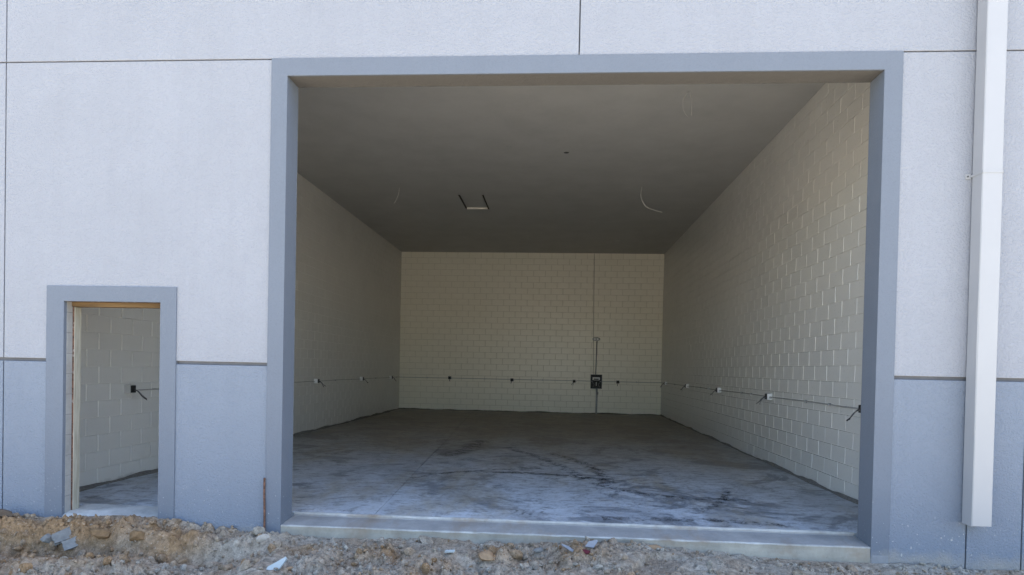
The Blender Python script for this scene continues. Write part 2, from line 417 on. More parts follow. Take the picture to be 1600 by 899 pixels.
# slab edge and sloping sill with paler noses, uneven along their length
def strip(name, xs, prof, mat, jit=.002, seed=0):
    """cross-section (y,z) swept along x with a little unevenness"""
    bm = bmesh.new(); rows = []
    for i, x in enumerate(xs):
        rows.append([bm.verts.new((x, y + (fbm(np.array([x*6.]), np.array([k*3.1]), 4, seed)[0]-.5)*2*jit*(1 if jy else 0), z + (fbm(np.array([x*6.]), np.array([k*3.1+50]), 4, seed)[0]-.5)*2*jit)) for k, (y, z, jy) in enumerate(prof)])
    for A, R_ in zip(rows, rows[1:]):
        for k in range(len(prof)-1): bm.faces.new((A[k], R_[k], R_[k+1], A[k+1]))
    return build(name, bm, mat, FL)
xs = np.linspace(FIL+.001, FIR-.001, 240)
strip('slab_nose', xs, [(EY+.003, .0012, 0), (EY-.008, .0008, 1), (EY-.016, -.007, 1), (EY-.017, -.018, 1)], M_EDGE, .005, 3)
strip('sill', xs, [(EY-.015, -.012, 0), (EY-.018, -.032, 0), (.20, -.037, 0), (.10, -.045, 0), (.016, -.053, 0)], M_SILL, .003, 5)
strip('sill_nose', xs, [(.015, -.0525, 0), (.007, -.053, 1), (-.002, -.057, 1), (-.003, -.065, 1)], M_EDGE, .005, 9)
strip('sill_face', xs, [(-.001, -.060, 1), (.0, -.10, 1), (-.004, -.16, 1), (.0, -.36, 0)], M_SILLF, .005, 12)
# doorway threshold
xs = np.linspace(DIL-.02, DIR+.003, 70)
strip('threshold', xs, [(EY+.02, .002, 0), (.24, -.004, 0), (.12, -.012, 0), (.03, -.03, 1), (.0, -.05, 1), (-.01, -.2, 0)], M_EDGE, .012, 21)
box('slab_base', (DIL-.6, DIR+.6, .2125, .345, -.3, -.013), M_FLOOR, FL)

# tyre marks, sheets 4 mm above the slab
def mark_mat():
    T = NT('rubber skid marks'); n = T.noise(7, 6, .75); n2 = T.noise(45, 4, .7)
    a = T.math('MULTIPLY', T.ramp(n, (.42, 0), (.60, 1)), T.ramp(n2, (.38, .1), (.6, 1)))
    u = T.n('ShaderNodeUVMap').outputs[0]
    v = sep(T, u, 1)
    e = T.math('SUBTRACT', 1, T.math('ABSOLUTE', T.math('MULTIPLY', T.math('SUBTRACT', v, .5), 2)))
    a = T.math('MULTIPLY', T.math('MULTIPLY', a, T.math('MULTIPLY', e, 1.6, clamp=True)), .9)
    T.l(a, T.p.inputs['Alpha'])
    return T.out((.035, .036, .04), .8, None, .2)
M_MARK = mark_mat()
def mark(ctrl, width):
    pts = curve_pts([(x, y, .004) for x, y in ctrl], 12)
    bm = bmesh.new(); uv = bm.loops.layers.uv.new(); rows = []
    for i, p in enumerate(pts):
        t = (pts[min(i+1, len(pts)-1)] - pts[max(i-1, 0)]).normalized(); s = Vector((-t.y, t.x, 0))
        rows.append((bm.verts.new(p - s*width/2), bm.verts.new(p + s*width/2)))
    for a, b in zip(rows, rows[1:]):
        f = bm.faces.new((a[0], b[0], b[1], a[1]))
        for lp, q in zip(f.loops, ((0, 0), (1, 0), (1, 1), (0, 1))): lp[uv].uv = q
    return build('tyre_mark', bm, M_MARK, FL)
mark([(-.92, 6.1), (-.35, 5.1), (.05, 4.1), (.30, 3.3), (.40, 2.8)], .26)
mark([(-.05, 5.4), (.38, 4.6), (.62, 3.7), (.72, 3.0), (.70, 2.5)], .26)
mark([(-1.75, 2.9), (-1.2, 3.15), (-.4, 3.2), (.3, 3.05), (.9, 2.7)], .20)
mark([(-1.95, 2.4), (-1.6, 2.9), (-1.0, 3.35), (-.2, 3.7)], .12)
mark([(.5, 2.6), (1.0, 2.0), (1.6, 1.75), (2.4, 1.7)], .22)
mark([(.5, .52), (1.0, .56), (1.5, .62), (2.0, .55), (2.35, .47)], .22)
mark([(1.5, .9), (1.9, 1.5), (2.2, 2.3)], .14)
mark([(-.42, .55), (-.38, .75)], .05); mark([(-.33, .55), (-.29, .75)], .05); mark([(-.24, .55), (-.2, .75)], .05); mark([(-.15, .55), (-.11, .75)], .05)
mark([(-1.9, 4.7), (-1.6, 5.6), (-1.5, 7.2)], .5)

# ceiling with a hole for the attic hatch
HX0, HX1, HY0, HY1 = -2.33, -1.775, 8.83, 10.16
bm = bmesh.new()
X = (XL-.05, HX0, HX1, XR+.05); Y = (YW+.02, HY0, HY1, YB+.05)
for i in range(3):
    for j in range(3):
        if (i, j) != (1, 1): bx(bm, X[i], X[i+1], Y[j], Y[j+1], ZC, ZC+.012)
bmesh.ops.remove_doubles(bm, verts=bm.verts[:], dist=.0005)
tag(build('ceiling', bm, M_CEIL), kind='structure')
HT = tag(empty('attic_hatch', ((HX0+HX1)/2, (HY0+HY1)/2, ZC)), 'recessed attic hatch in the ceiling with one pale edge', 'hatch')
at(box('cover', (HX0-.03, HX1+.03, HY0-.03, HY1+.03, ZC+.036, ZC+.05), M_CEIL, HT), HT)
at(box('side_board', (HX0-.02, HX0+.004, HY0, HY1, ZC-.004, ZC+.035), M_BRDSHADE, HT), HT)
at(box('side_board', (HX1-.016, HX1+.02, HY0, HY1, ZC-.004, ZC+.035), M_BRDSHADE, HT), HT)  # dark strip in place of the shadow gap along this side
at(box('end_board', (HX0+.005, HX1-.017, HY1-.02, HY1+.02, ZC-.004, ZC+.035), M_BRDLIT, HT), HT)
at(box('end_board', (HX0+.005, HX1-.017, HY0-.02, HY0+.002, ZC+.001, ZC+.035), M_BRDLIT, HT), HT)

# ------------------------------------------------------------------ painted block walls
BL, BH, MJ = .4064, .2032, .010
def block_mesh(Lx, gap):
    """face towards -Y, origin at the middle of the face, chamfered arrises"""
    a, b = (Lx-MJ)/2, (BH-gap)/2; c = .0042; e = .0012
    V = [(-a+c,0,-b+e),(a-c,0,-b+e),(a-c,0,b-e),(-a+c,0,b-e), (-a,.005,-b),(a,.005,-b),(a,.005,b),(-a,.005,b), (-a,.02,-b),(a,.02,-b),(a,.02,b),(-a,.02,b)]
    F = [(0,1,2,3)]
    for i in range(4):
        j = (i+1) % 4; F += [(i+4, j+4, j, i), (i+8, j+8, j+4, i+4)]
    return V, F
mesh_cache = {}
def block_me(L_, gap, mat):
    k = (round(L_, 3), gap, mat.name)
    if k not in mesh_cache:
        v, f = block_mesh(L_, gap); m_ = bpy.data.meshes.new('block'); m_.from_pydata(v, [], f); m_.materials.append(mat); mesh_cache[k] = m_
    return mesh_cache[k]
camI = cam_matrix().transposed()
def px(p):
    q = camI @ (Vector(p) - Vector((0, -CAM_D, CAM_H)))
    if q.z > -.1: return None
    return 800 + CAM_F*q.x/-q.z, CAM_CY - CAM_F*q.y/-q.z
def seen(p):
    """does the line from the camera to p pass one of the two openings?"""
    for yy in (0, .26):
        t = (yy + CAM_D)/(p[1] + CAM_D); x = p[0]*t; z = CAM_H + (p[2]-CAM_H)*t
        inb = FIL-.1 < x < FIR+.1 and -.1 < z < ZFI+.1
        ind = DIL-.15 < x < DIR+.1 and -.1 < z < ZDI+.1
        if not (inb or ind): return False
    return True
def block_wall(label, origin, u, n, length, phase, mat, gap, deep, mortar):
    """origin: start at the floor, u: direction along the wall, n: normal towards the room"""
    origin, u, n = Vector(origin), Vector(u), Vector(n)
    wl = tag(empty('block_wall', origin), label, 'wall')
    ang = math.atan2(u.y, u.x)
    Rz = Matrix.Rotation(ang, 4, 'Z')
    # mortar bed behind the faces
    mb = bmesh.new(); bx(mb, -.02, length+.02, deep, .16, -.05, ZC+.02)
    link('mortar', (lambda m_: (mb.to_mesh(m_), mb.free(), m_)[2])(bpy.data.meshes.new('mortar')), mortar, wl, (0, 0, 0), (0, 0, ang))
    items = []
    for k in range(27):
        z = (k+.5)*BH; s = -((k % 2)*.5*BL + phase) % BL - BL
        while s < length:
            a, b = max(s, 0), min(s+BL, length)
            if b-a > .03: items.append(((a+b)/2, z, b-a))
            s += BL
    def size(it):
        c = origin + u*it[0] + Vector((0, 0, it[1]))
        if not seen(c): return 0
        q = [px(c + u*sx*it[2]/2 + Vector((0, 0, sz*BH/2))) for sx, sz in ((-1,-1),(1,-1),(1,1),(-1,1))]
        if any(p is None for p in q): return 0
        mx = sum(p[0] for p in q)/4; my = sum(p[1] for p in q)/4
        if not (-20 < mx < 1620 and -20 < my < 920): return 0
        return abs(sum(q[i][0]*q[(i+1) % 4][1]-q[(i+1) % 4][0]*q[i][1] for i in range(4)))/2
    items.sort(key=size, reverse=True)
    rv, rf = [], []
    for i, it in enumerate(items):
        out = random.uniform(-.0008, .0014); loc = u*it[0] + Vector((0, 0, it[1])) + n*out
        tilt = Matrix.Rotation(random.gauss(0, .0028), 4, 'X') @ Matrix.Rotation(random.gauss(0, .0028), 4, 'Z')
        me = block_me(it[2], gap, mat)
        M = Matrix.Translation(loc) @ Rz @ tilt
        if i < 300 and size(it) > 0:
            o = bpy.data.objects.new('block', me); COL.objects.link(o); o.parent = wl; o.matrix_local = M
        else:
            b0 = len(rv); rv += [tuple(M @ v.co) for v in me.vertices]; rf += [tuple(b0+j for j in p.vertices) for p in me.polygons]
    if rv:
        m_ = bpy.data.meshes.new('block_field'); m_.from_pydata(rv, [], rf)
        tag(link('block_field', m_, mat, wl), kind='stuff')
    return wl
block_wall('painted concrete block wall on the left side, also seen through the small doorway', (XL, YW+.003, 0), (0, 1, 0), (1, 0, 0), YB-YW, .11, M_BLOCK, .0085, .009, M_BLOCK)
block_wall('painted concrete block wall across the far end of the garage', (XL, YB, 0), (1, 0, 0), (0, -1, 0), XR-XL, .05, M_BLOCK_BOUNCE, .012, .015, M_MORT)
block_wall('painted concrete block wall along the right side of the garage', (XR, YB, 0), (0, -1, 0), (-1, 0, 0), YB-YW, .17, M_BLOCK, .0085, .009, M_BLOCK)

# ragged ridge of mortar droppings at the foot of each wall
def droppings(name, label, p0, p1, n, hgt, wid):
    p0, p1, n = Vector(p0), Vector(p1), Vector(n); L_ = (p1-p0).length; N = int(L_/.03)
    bm = bmesh.new(); rows = []
    for i in range(N+1):
        s = i/N; P = p0.lerp(p1, s); q = np.array([s*L_])
        hh = hgt*(.15 + 1.7*max(0, fbm(q*1.6, q*0+3, 5, 31)[0]-.28)); ww = wid*(.3 + 1.5*max(0, fbm(q*1.9, q*0+8, 5, 41)[0]-.2))
        rows.append([bm.verts.new(P + n*.001 + Vector((0, 0, hh))), bm.verts.new(P + n*ww*.35 + Vector((0, 0, hh*random.uniform(.5, .95)))), bm.verts.new(P + n*ww*.75 + Vector((0, 0, hh*random.uniform(.1, .5)))), bm.verts.new(P + n*ww + Vector((0, 0, -.002)))])
    for A, C in zip(rows, rows[1:]):
        for k in range(3): bm.faces.new((A[k], C[k], C[k+1], A[k+1]))
    return tag(build(name, bm, M_DUST), kind='stuff')
M_DUST = stone_mat('grey mortar dust', (.17, .16, .145), .4)
droppings('mortar_droppings', '', (XL, YW+.1, 0), (XL, YB, 0), (1, 0, 0), .05, .10)
droppings('mortar_droppings', '', (XL, YB, 0), (XR, YB, 0), (0, -1, 0), .05, .10)
droppings('mortar_droppings', '', (XR, YB, 0), (XR, YW+.1, 0), (-1, 0, 0), .05, .05)

# ------------------------------------------------------------------ wiring on the walls
ZW = 1.122
def local(u, n, base):
    """frame: x along the wall, y out of it into the room, z up"""
    u, n = Vector(u), Vector(n)
    return Matrix.Translation(base) @ Matrix((u, n, Vector((0, 0, 1)))).transposed().to_4x4()
def outlet(label, base, u, n, side, kind):
    """open box standing proud of the wall with cable tails; side = +1/-1 bend of the tails along u"""
    t = tag(empty('outlet_box'), label, 'outlet box', 'outlet boxes along the conduit')
    t.matrix_world = local(u, n, base)
    s, d, th = .052, .082, .005
    bm = bmesh.new()
    bx(bm, -s, s, .0, th, -s, s)                                   # back
    bx(bm, -s, -s+th, th, d, -s, s); bx(bm, s-th, s, th, d, -s, s)
    bx(bm, -s+th, s-th, th, d, -s, -s+th); bx(bm, -s+th, s-th, th, d, s-th, s)
    build('box', bm, M_BOXW if kind == 'white' else M_FIX, t)
    box('shade_fill', (-s+th+.001, s-th-.001, d-.03, d+.012, -s+th+.001, s-th-.001), M_BLACK, t, .004)  # black block in place of the shade inside the open box
    for k in range(3):
        o = random.uniform(-.012, .012); L_ = random.uniform(.10, .20)*(.8 if kind == 'white' else .75); dz = random.uniform(.8, 1.2)
        q = [(o, d, -.01+k*.012), (side*L_*.25+o, d+.05, -.03*dz), (side*L_*.6+o, d+.08, -.085*dz), (side*L_+o, d+.075+.02*k, -.125*dz)]
        tube('cable', curve_pts(q, 6), .0055, M_WIRE if k else M_WIREG, t, 6)
    lathe('connector', [(.014, 0), (.017, .004), (.017, .02), (.013, .024)], M_STEEL, t, 12, (s*1.0, .035, -.012), (0, math.pi/2, 0))
    return t
Lu, Ln = (0, 1, 0), (1, 0, 0); Ru, Rn = (0, -1, 0), (-1, 0, 0); Bu, Bn = (1, 0, 0), (0, -1, 0)
outlet('outlet box with dark cable tails on the block wall seen through the small doorway', (XL, 1.835, 1.14), Lu, Ln, 1, 'grey')
outlet('hidden outlet box on the left wall between doorway and opening', (XL, 5.05, ZW), Lu, Ln, 1, 'white')
outlet('nearest white outlet box on the left wall inside the large opening', (XL, 8.29, ZW), Lu, Ln, 1, 'white')
outlet('middle white outlet box on the left wall inside the large opening', (XL, 11.71, ZW), Lu, Ln, 1, 'white')
outlet('white outlet box on the left wall beside the far left corner', (XL, 14.92, ZW), Lu, Ln, 1, 'white')
outlet('dark outlet box on the back wall nearest the far left corner', (-3.676, YB, 1.127), Bu, Bn, .2, 'grey')
outlet('dark outlet box in the middle of the back wall', (-1.512, YB, 1.10), Bu, Bn, -.2, 'grey')
outlet('pale outlet box on the back wall just left of the black panel', (.623, YB, 1.10), Bu, Bn, -.6, 'white')
outlet('dark outlet box on the back wall just right of the black panel', (2.104, YB, 1.105), Bu, Bn, -.2, 'grey')
outlet('smallest white outlet box on the right wall beside the far right corner', (XR, 15.127, 1.115), Ru, Rn, -1, 'white')
outlet('second white outlet box from the far right corner on the right wall', (XR, 11.69, ZW), Ru, Rn, -1, 'white')
outlet('third white outlet box from the far right corner on the right wall', (XR, 8.28, ZW), Ru, Rn, -1, 'white')
outlet('largest fully seen white outlet box on the right block wall', (XR, 4.96, ZW), Ru, Rn, -1, 'white')
outlet('outlet box with loose cables half hidden behind the right jamb', (XR, 1.60, ZW), Ru, Rn, -1, 'white')

def conduit(label, base, u, n, pts, straps):
    t = tag(empty('conduit'), label, 'conduit', 'conduit runs on the block walls'); t.matrix_world = local(u, n, base)
    tube('pipe', [(x, .018, z) for x, z in pts], .0085, M_CONDUIT, t, 8)
    for s in straps: box('strap', (s-.012, s+.012, .001, .0365, -.02, .02), M_STEEL, t, .003)
def wob(a, b, step=.45): return [(x, (fbm(np.array([x*.7]), np.array([2.5]), 3, 77)[0]-.5)*.022) for x in np.arange(a, b, step)] + [(b, 0)]
conduit('thin conduit running along the left block wall', (XL, 0, ZW-.005), Lu, Ln, wob(1.86, YB-.01), (3, 4.5, 7, 9.6, 10.9, 13.2, 15.8))
conduit('thin conduit running across the back block wall behind the black panel', (XL, YB, ZW-.008), Bu, Bn, wob(.02, XR-XL-.02), (1., 3, 5, 8.2))
conduit('thin conduit running along the right block wall', (XR, YB, ZW-.005), Ru, Rn, wob(.02, YB-1.4), (2.6, 6., 6.9, 9.6, 10.2, 12.8, 13.6))

# electrical panel, feed and oval fixture on the back wall
P = tag(empty('electrical_panel'), 'black open electrical panel box on the back wall', 'electrical panel'); P.matrix_world = local(Bu, Bn, (1.376, YB, 1.105))
W_, H_ = .19, .238
bm = bmesh.new(); bx(bm, -W_, W_, .001, .012, -H_, H_)
bx(bm, -W_, -W_+.012, .012, .105, -H_, H_); bx(bm, W_-.012, W_, .012, .105, -H_, H_)
bx(bm, -W_+.012, W_-.012, .012, .105, -H_, -H_+.012); bx(bm, -W_+.012, W_-.012, .012, .105, H_-.012, H_)
build('enclosure', bm, M_BLACK, P)
box('bus_plate', (-.12, .12, .02, .05, -.17, .17), M_BLACK, P, .006)
bm = bmesh.new(); bx(bm, -.125, .12, .05, .085, .105, .145); bx(bm, -.125, -.09, .05, .085, .055, .105); bx(bm, .085, .12, .05, .085, .06, .105)
build('bracket', bm, M_BOXW, P)
for k in range(5): box('terminal', (-.075+k*.034, -.055+k*.034, .05, .07, .035, .075), M_FIX, P, .003)
bm = bmesh.new(); bx(bm, -.012, .016, .05, .075, -.14, -.02); build('lug_bar', bm, M_FIX, P)
for sx in (-1, 1):
    tube('cable', curve_pts([(sx*.09, .06, .06), (sx*.13, .08, -.02), (sx*.07, .085, -.1), (sx*.12, .08, -.19)], 6), .008, M_WIREG, P, 6)
C1 = tag(empty('conduit'), 'short dark conduit between the oval fixture and the black panel', 'conduit', 'conduit runs on the block walls'); C1.matrix_world = local(Bu, Bn, (1.35, YB, 0))
tube('pipe', [(.02, .025, 2.48), (.012, .025, 1.9), (.0, .025, 1.346)], .014, M_WIREG, C1, 8)
C2 = tag(empty('conduit'), 'faint long conduit dropping from the ceiling down the back wall', 'conduit', 'conduit runs on the block walls'); C2.matrix_world = local(Bu, Bn, (1.23, YB, 0))
tube('pipe', [(-.01, .02, 5.47), (.0, .02, 4), (.02, .02, 2.6), (.055, .02, 1.346)], .010, M_CONDPALE, C2, 8)
C3 = tag(empty('conduit'), 'thick conduit with coupling rising from the floor into the black panel', 'conduit', 'conduit runs on the block walls'); C3.matrix_world = local(Bu, Bn, (1.40, YB, 0))
tube('pipe', [(0, .045, 0.0), (0, .045, .3), (0, .045, .86)], .03, M_STEEL, C3, 12)
lathe('coupling', [(.031, 0), (.042, .004), (.042, .09), (.031, .095)], M_CONDUIT, C3, 14, (.012, .045, .66))
FX = tag(empty('wall_fixture'), 'small oval grey fixture on the back wall above the black panel', 'light fixture'); FX.matrix_world = local(Bu, Bn, (1.345, YB, 2.555))
bm = bmesh.new()
prev = None
for (sc_, y_) in ((1, .002), (1, .04), (.9, .06), (.6, .066)):
    ring = [bm.verts.new((.135*sc_*math.cos(a), y_, .065*sc_*math.sin(a))) for a in np.linspace(0, 2*math.pi, 28, endpoint=False)]
    if prev:
        for k in range(28): bm.faces.new((prev[k], prev[(k+1) % 28], ring[(k+1) % 28], ring[k]))
    prev = ring
bm.faces.new(prev); build('housing', bm, M_FIX, FX)
for sx in (-1, 1): lathe('lens', [(.028, 0), (.03, .012), (.02, .02)], M_BOXW, FX, 16, (sx*.05, .062, .0), (-math.pi/2, 0, 0))

# things hanging from or let into the ceiling
def hang(label, ctrl, r=.006):
    o = tube('hanging_wire', [tuple(Vector(p)-Vector(ctrl[0])) for p in curve_pts(ctrl, 10)], r, M_WIREW, None, 6, ctrl[0])
    return tag(o, label, 'wire', 'white wires hanging from the ceiling')
hang('curved white wire hanging from the ceiling nearest the right wall', [(1.765, 8.13, ZC), (1.75, 8.13, ZC-.22), (1.86, 8.15, ZC-.42), (2.05, 8.15, ZC-.50), (2.21, 8.13, ZC-.55)])
t = tag(empty('hanging_wire', (1.79, 3.3, ZC)), 'pair of white wires looped close behind the top of the opening', 'wire', 'white wires hanging from the ceiling')
for q in ([(0, 0, .0), (-.075, 0, -.12), (-.07, .01, -.25), (-.02, .01, -.34), (.01, .01, -.37)], [(.02, .02, 0), (.045, .02, -.14), (.05, .02, -.28), (.055, .03, -.34)]):
    tube('wire', curve_pts(q, 8), .0038, M_WIREG2, t, 6)
hang('short faint wire hanging from the ceiling above the left wall', [(-3.59, 8.27, ZC), (-3.60, 8.27, ZC-.1), (-3.64, 8.28, ZC-.22), (-3.70, 8.28, ZC-.34)], .0045)
def rose(name, label, x, y, r, mat):
    t = tag(empty(name, (x, y, ZC)), label, 'ceiling box', 'round boxes let into the ceiling')
    lathe('rim', [(r*.7, .0), (r, -.0), (r, -.006), (r*.7, -.008)], M_CEIL, t, 18)
    lathe('opening', [(r*.72, -.0085), (r*.72, -.0105)], mat, t, 18)
rose('ceiling_box', 'black round hole in the middle of the ceiling', .102, 5.889, .065, M_BLACK)  # shade inside the hole painted as a flat black disc
rose('ceiling_box', 'faint round cover plate left of the black ceiling hole', -.937, 5.607, .05, M_CEIL)
rose('ceiling_box', 'round cover plate in the ceiling near the far right corner', 1.804, 14.0, .12, M_FIX)
rose('ceiling_box', 'small round plate in the ceiling near the back wall', -.942, 13.7, .07, M_FIX)

# ------------------------------------------------------------------ downspout
S = tag(empty('downspout', (3.745, -.08, .2)), 'white square metal downspout running down the right side of the stucco front', 'downspout')
def at2(o): o.matrix_parent_inverse = Matrix.Translation(-S.location); return o
sx0, sx1, sy0, sy1, sz0, sz1 = 3.660, 3.830, -.158, -.012, .205, HTOP+.1
bm = bmesh.new(); c = .007
def ring(ins, z, jit=0):
    a, b, e, f = sx0+ins, sx1-ins, sy0+ins, sy1-ins
    return [bm.verts.new((x, y, z + random.uniform(-jit, jit))) for x, y in ((a+c,e),(b-c,e),(b,e+c),(b,f-c),(b-c,f),(a+c,f),(a,f-c),(a,e+c))]
zs = [sz0] + list(np.arange(sz0+.6, sz1, .6)) + [sz1]
rs = [ring(0, z, .004 if i == 0 else 0) for i, z in enumerate(zs)]
for i, r_ in enumerate(rs):      # slightly dented sheet
    if 0 < i < len(rs)-1:
        for v in r_: v.co.x += random.uniform(-.0018, .0018); v.co.y += random.uniform(-.0012, .0012)
for A, C in zip(rs, rs[1:]):
    for k in range(8): bm.faces.new((A[k], A[(k+1) % 8], C[(k+1) % 8], C[k]))
inn = ring(.004, sz0+.002); inn2 = ring(.004, sz0+.5)
for k in range(8):
    bm.faces.new((rs[0][k], inn[k], inn[(k+1) % 8], rs[0][(k+1) % 8])); bm.faces.new((inn[k], inn2[k], inn2[(k+1) % 8], inn[(k+1) % 8]))
at2(build('pipe', bm, M_PIPE, S))
bm = bmesh.new(); zst = 3.29
bx(bm, sx0-.003, sx1+.003, sy0-.004, sy0-.0005, zst, zst+.022)
bx(bm, sx0-.004, sx0-.0005, sy0-.004, .002, zst, zst+.022); bx(bm, sx1+.0005, sx1+.004, sy0-.004, .002, zst, zst+.022)
bx(bm, sx0-.05, sx0-.0045, -.004, .002, zst-.012, zst+.034); bx(bm, sx1+.0045, sx1+.05, -.004, .002, zst-.012, zst+.034)
stp = at2(build('strap', bm, M_PIPE, S))
for x in (sx0-.03, sx1+.03): lathe('screw', [(.008, 0), (.008, .003), (.004, .006)], M_SCREW, stp, 10, (x, -.0045, zst+.011), (math.pi/2, 0, 0))

# ------------------------------------------------------------------ ground
wall_x = np.array([-9, -5.9, -5.46, -5.0, -4.75, -4.3, -3.75, -3.55, -3.2, -2.8, -2.2, -1.6, -1.1, -.75, -.35, .0, .3, .7, 1.0, 1.8, 2.4, 2.9, 3.4, 3.8, 4.3, 6, 9])
wall_z = np.array([-.08, -.04, -.055, -.06, -.055, -.02, -.035, -.07, -.115, -.15, -.165, -.145, -.118, -.15, -.165, -.14, -.115, -.088, -.12, -.175, -.20, -.19, -.20, -.215, -.205, -.22, -.22])
def ground(x, y):
    d = -y
    base = np.interp(x, wall_x, wall_z)
    left = np.clip((-2.5 - x)/.7, 0, 1)                              # the spoil bank along the left wall
    bank = np.clip((d-.13-.22*fbm(x*2.2, y*1.5+4, 4, 5))/(.10+.08*fbm(x*3, x*0+9, 2, 6)), 0, 1); bank = bank*bank*(3-2*bank)
    z = base - left*bank*(.25 + .05*np.clip((-3.4-x), 0, 1)) - (1-left)*np.clip(d/.8, 0, 1)*.05
    second = np.exp(-((d-.72-.12*np.sin(x*1.1+1))/.16)**2)*np.clip((-3.3-x)/.9, 0, 1)   # a second, lower ridge nearer the camera
    z = z + second*.12
    for (mx, my, mr, mh) in ((-.55, -.42, .26, .085), (.28, -.36, .30, .075), (-1.6, -.42, .25, .05), (-1.05, -.52, .22, .05), (1.5, -.28, .3, .03), (-2.65, -.12, .16, .05), (2.2, -.35, .3, .04), (3.3, -.12, .25, .02)):
        z = z + mh*np.exp(-(((x-mx)/mr)**2 + ((y-my)/(mr*.55))**2))
    near = np.clip(1 - (d-3)/4, 0, 1)
    rough = fbm(x*4.5, y*4.5, 6, 3, .58)-.5
    rm = np.clip((fbm(x*1.1, y*2.4, 4, 71)-.40)*4.5 + .5*left*(d < .6) - .35*np.clip(x-.6, 0, 1), 0, 1)   # broken clods here, trodden sand there
    for (mx, my, mr) in ((-.55, -.42, .28), (.28, -.36, .32), (-1.6, -.42, .25), (-2.65, -.12, .2)): rm = np.maximum(rm, np.exp(-(((x-mx)/mr)**2 + ((y-my)/(mr*.6))**2)))
    z = z + near*(rough*(.06 + .15*rm)*np.clip(d/.08 + .25, .25, 1) + rm*((np.abs(fbm(x*9, y*10, 4, 13, .6)-.5)*2-.25)*.10 + (fbm(x*26, y*26, 4, 14, .6)-.5)*.03) + (fbm(x*60, y*60, 3, 23, .6)-.5)*(.008 + .012*rm))
    rd = np.abs(fbm(x*7, y*9, 4, 55)-.5); z = z - near*np.clip(.05-rd, 0, 1)*.5*np.clip(d/.1, 0, 1)  # crevices
    tr = np.clip(1-np.abs((x-1.02-(d-.3)*-.55)/.17), 0, 1)*np.clip((d-.25)/.1, 0, 1)*(d < 1.4)       # a tyre track pressed in the sand
    z = z*(1-.6*(tr > 0)) + .6*(tr > 0)*(-.205 + .012*np.sign(np.sin((d*1.0+np.abs(x-1.02+(d-.3)*.55)*.8)*150)))
    z = np.where(y > .012, np.minimum(z, -.42), z)
    return z
def soil_amount(x, y):
    d = -y
    f = .34 + .75*np.clip((-2.9-x)/.5, 0, 1)*np.clip(1-np.abs(d-.25)/.35, 0, 1) + .5*np.clip((-3.6-x), 0, 1)*np.exp(-((d-.72)/.2)**2)
    for (mx, my, mr) in ((-.55, -.45, .2), (.22, -.4, .25), (-1.5, -.45, .3), (-2.3, -.35, .25)): f = f + .6*np.exp(-(((x-mx)/mr)**2 + ((y-my)/(mr*.6))**2))
    f = f - .25*np.clip((x-.8), 0, 1)
    return f + (fbm(x*2.2, y*3, 4, 91)-.5)*.5
def axis(lo, hi, step, far):
    a = list(np.arange(lo, hi, step)); s = step
    p = hi
    while p < far: s *= 1.35; a.append(p); p += s
    a.append(far); p = lo; s = step; pre = []
    while p > -far: s *= 1.35; p -= s; pre.append(max(p, -far))
    return np.array(sorted(set(pre)) + a)
gx = axis(-6.6, 5.2, .0125, 900.); gy = axis(-1.75, .03, .0125, 900.)
GX, GY = np.meshgrid(gx, gy); GZ = ground(GX, GY)
nx, ny = len(gx), len(gy)
co = np.stack([GX, GY, GZ], -1).reshape(-1, 3)
idx = np.arange(nx*ny).reshape(ny, nx)
quads = np.stack([idx[:-1, :-1], idx[:-1, 1:], idx[1:, 1:], idx[1:, :-1]], -1).reshape(-1, 4)
me = bpy.data.meshes.new('ground'); me.vertices.add(len(co)); me.vertices.foreach_set('co', co.ravel())
me.loops.add(quads.size); me.loops.foreach_set('vertex_index', quads.ravel().astype(np.int32))
me.polygons.add(len(quads)); me.polygons.foreach_set('loop_start', np.arange(0, quads.size, 4, dtype=np.int32))
me.polygons.foreach_set('loop_total', np.full(len(quads), 4, np.int32))
me.update(calc_edges=True)
at_ = me.attributes.new('soil', 'FLOAT', 'POINT'); at_.data.foreach_set('value', np.clip(soil_amount(GX, GY), 0, 1.2).ravel().astype(np.float32))
tag(link('ground', me, M_SOIL), kind='structure')

# ------------------------------------------------------------------ loose rubble
def ico(sub):
    bm = bmesh.new(); bmesh.ops.create_icosphere(bm, subdivisions=sub, radius=1)
    v = np.array([x.co[:] for x in bm.verts]); f = np.array([[q.index for q in p.verts] for p in bm.faces]); bm.free(); return v, f
V1c, F1c = ico(1); V2c, F2c = ico(2)
def clod_verts(Vv, amp):
    d = 1 + amp*(rng.random(len(Vv))-.5)*2
    # cut a few flat facets
    v = Vv*d[:, None]
    for _ in range(4):
        nrm = rng.normal(size=3); nrm /= np.linalg.norm(nrm); k = v@nrm; lim = rng.uniform(.5, .8)
        v = v - np.outer(np.clip(k-lim, 0, None), nrm)
    return v*np.array([rng.uniform(.75, 1.35), rng.uniform(.7, 1.2), rng.uniform(.5, .9)])
def rot3():
    q = rng.normal(size=4); q /= np.linalg.norm(q); a, b, c, d = q
    return np.array([[1-2*(c*c+d*d), 2*(b*c-a*d), 2*(b*d+a*c)], [2*(b*c+a*d), 1-2*(b*b+d*d), 2*(c*d-a*b)], [2*(b*d-a*c), 2*(c*d+a*b), 1-2*(b*b+c*c)]])
N = 15000
shapes = [clod_verts(V1c, .28) for _ in range(30)]
X_ = rng.uniform(-6.3, 5.0, N); Y_ = -np.abs(rng.beta(1.1, 1.6, N)*1.55) - .012
dens = fbm(X_*1.1, Y_*2.4, 4, 71); keep = rng.random(N) < np.clip((dens-.38)*4, .12, 1); X_, Y_ = X_[keep], Y_[keep]
R_ = np.clip(rng.lognormal(math.log(.0092), .6, len(X_)), .004, .026)
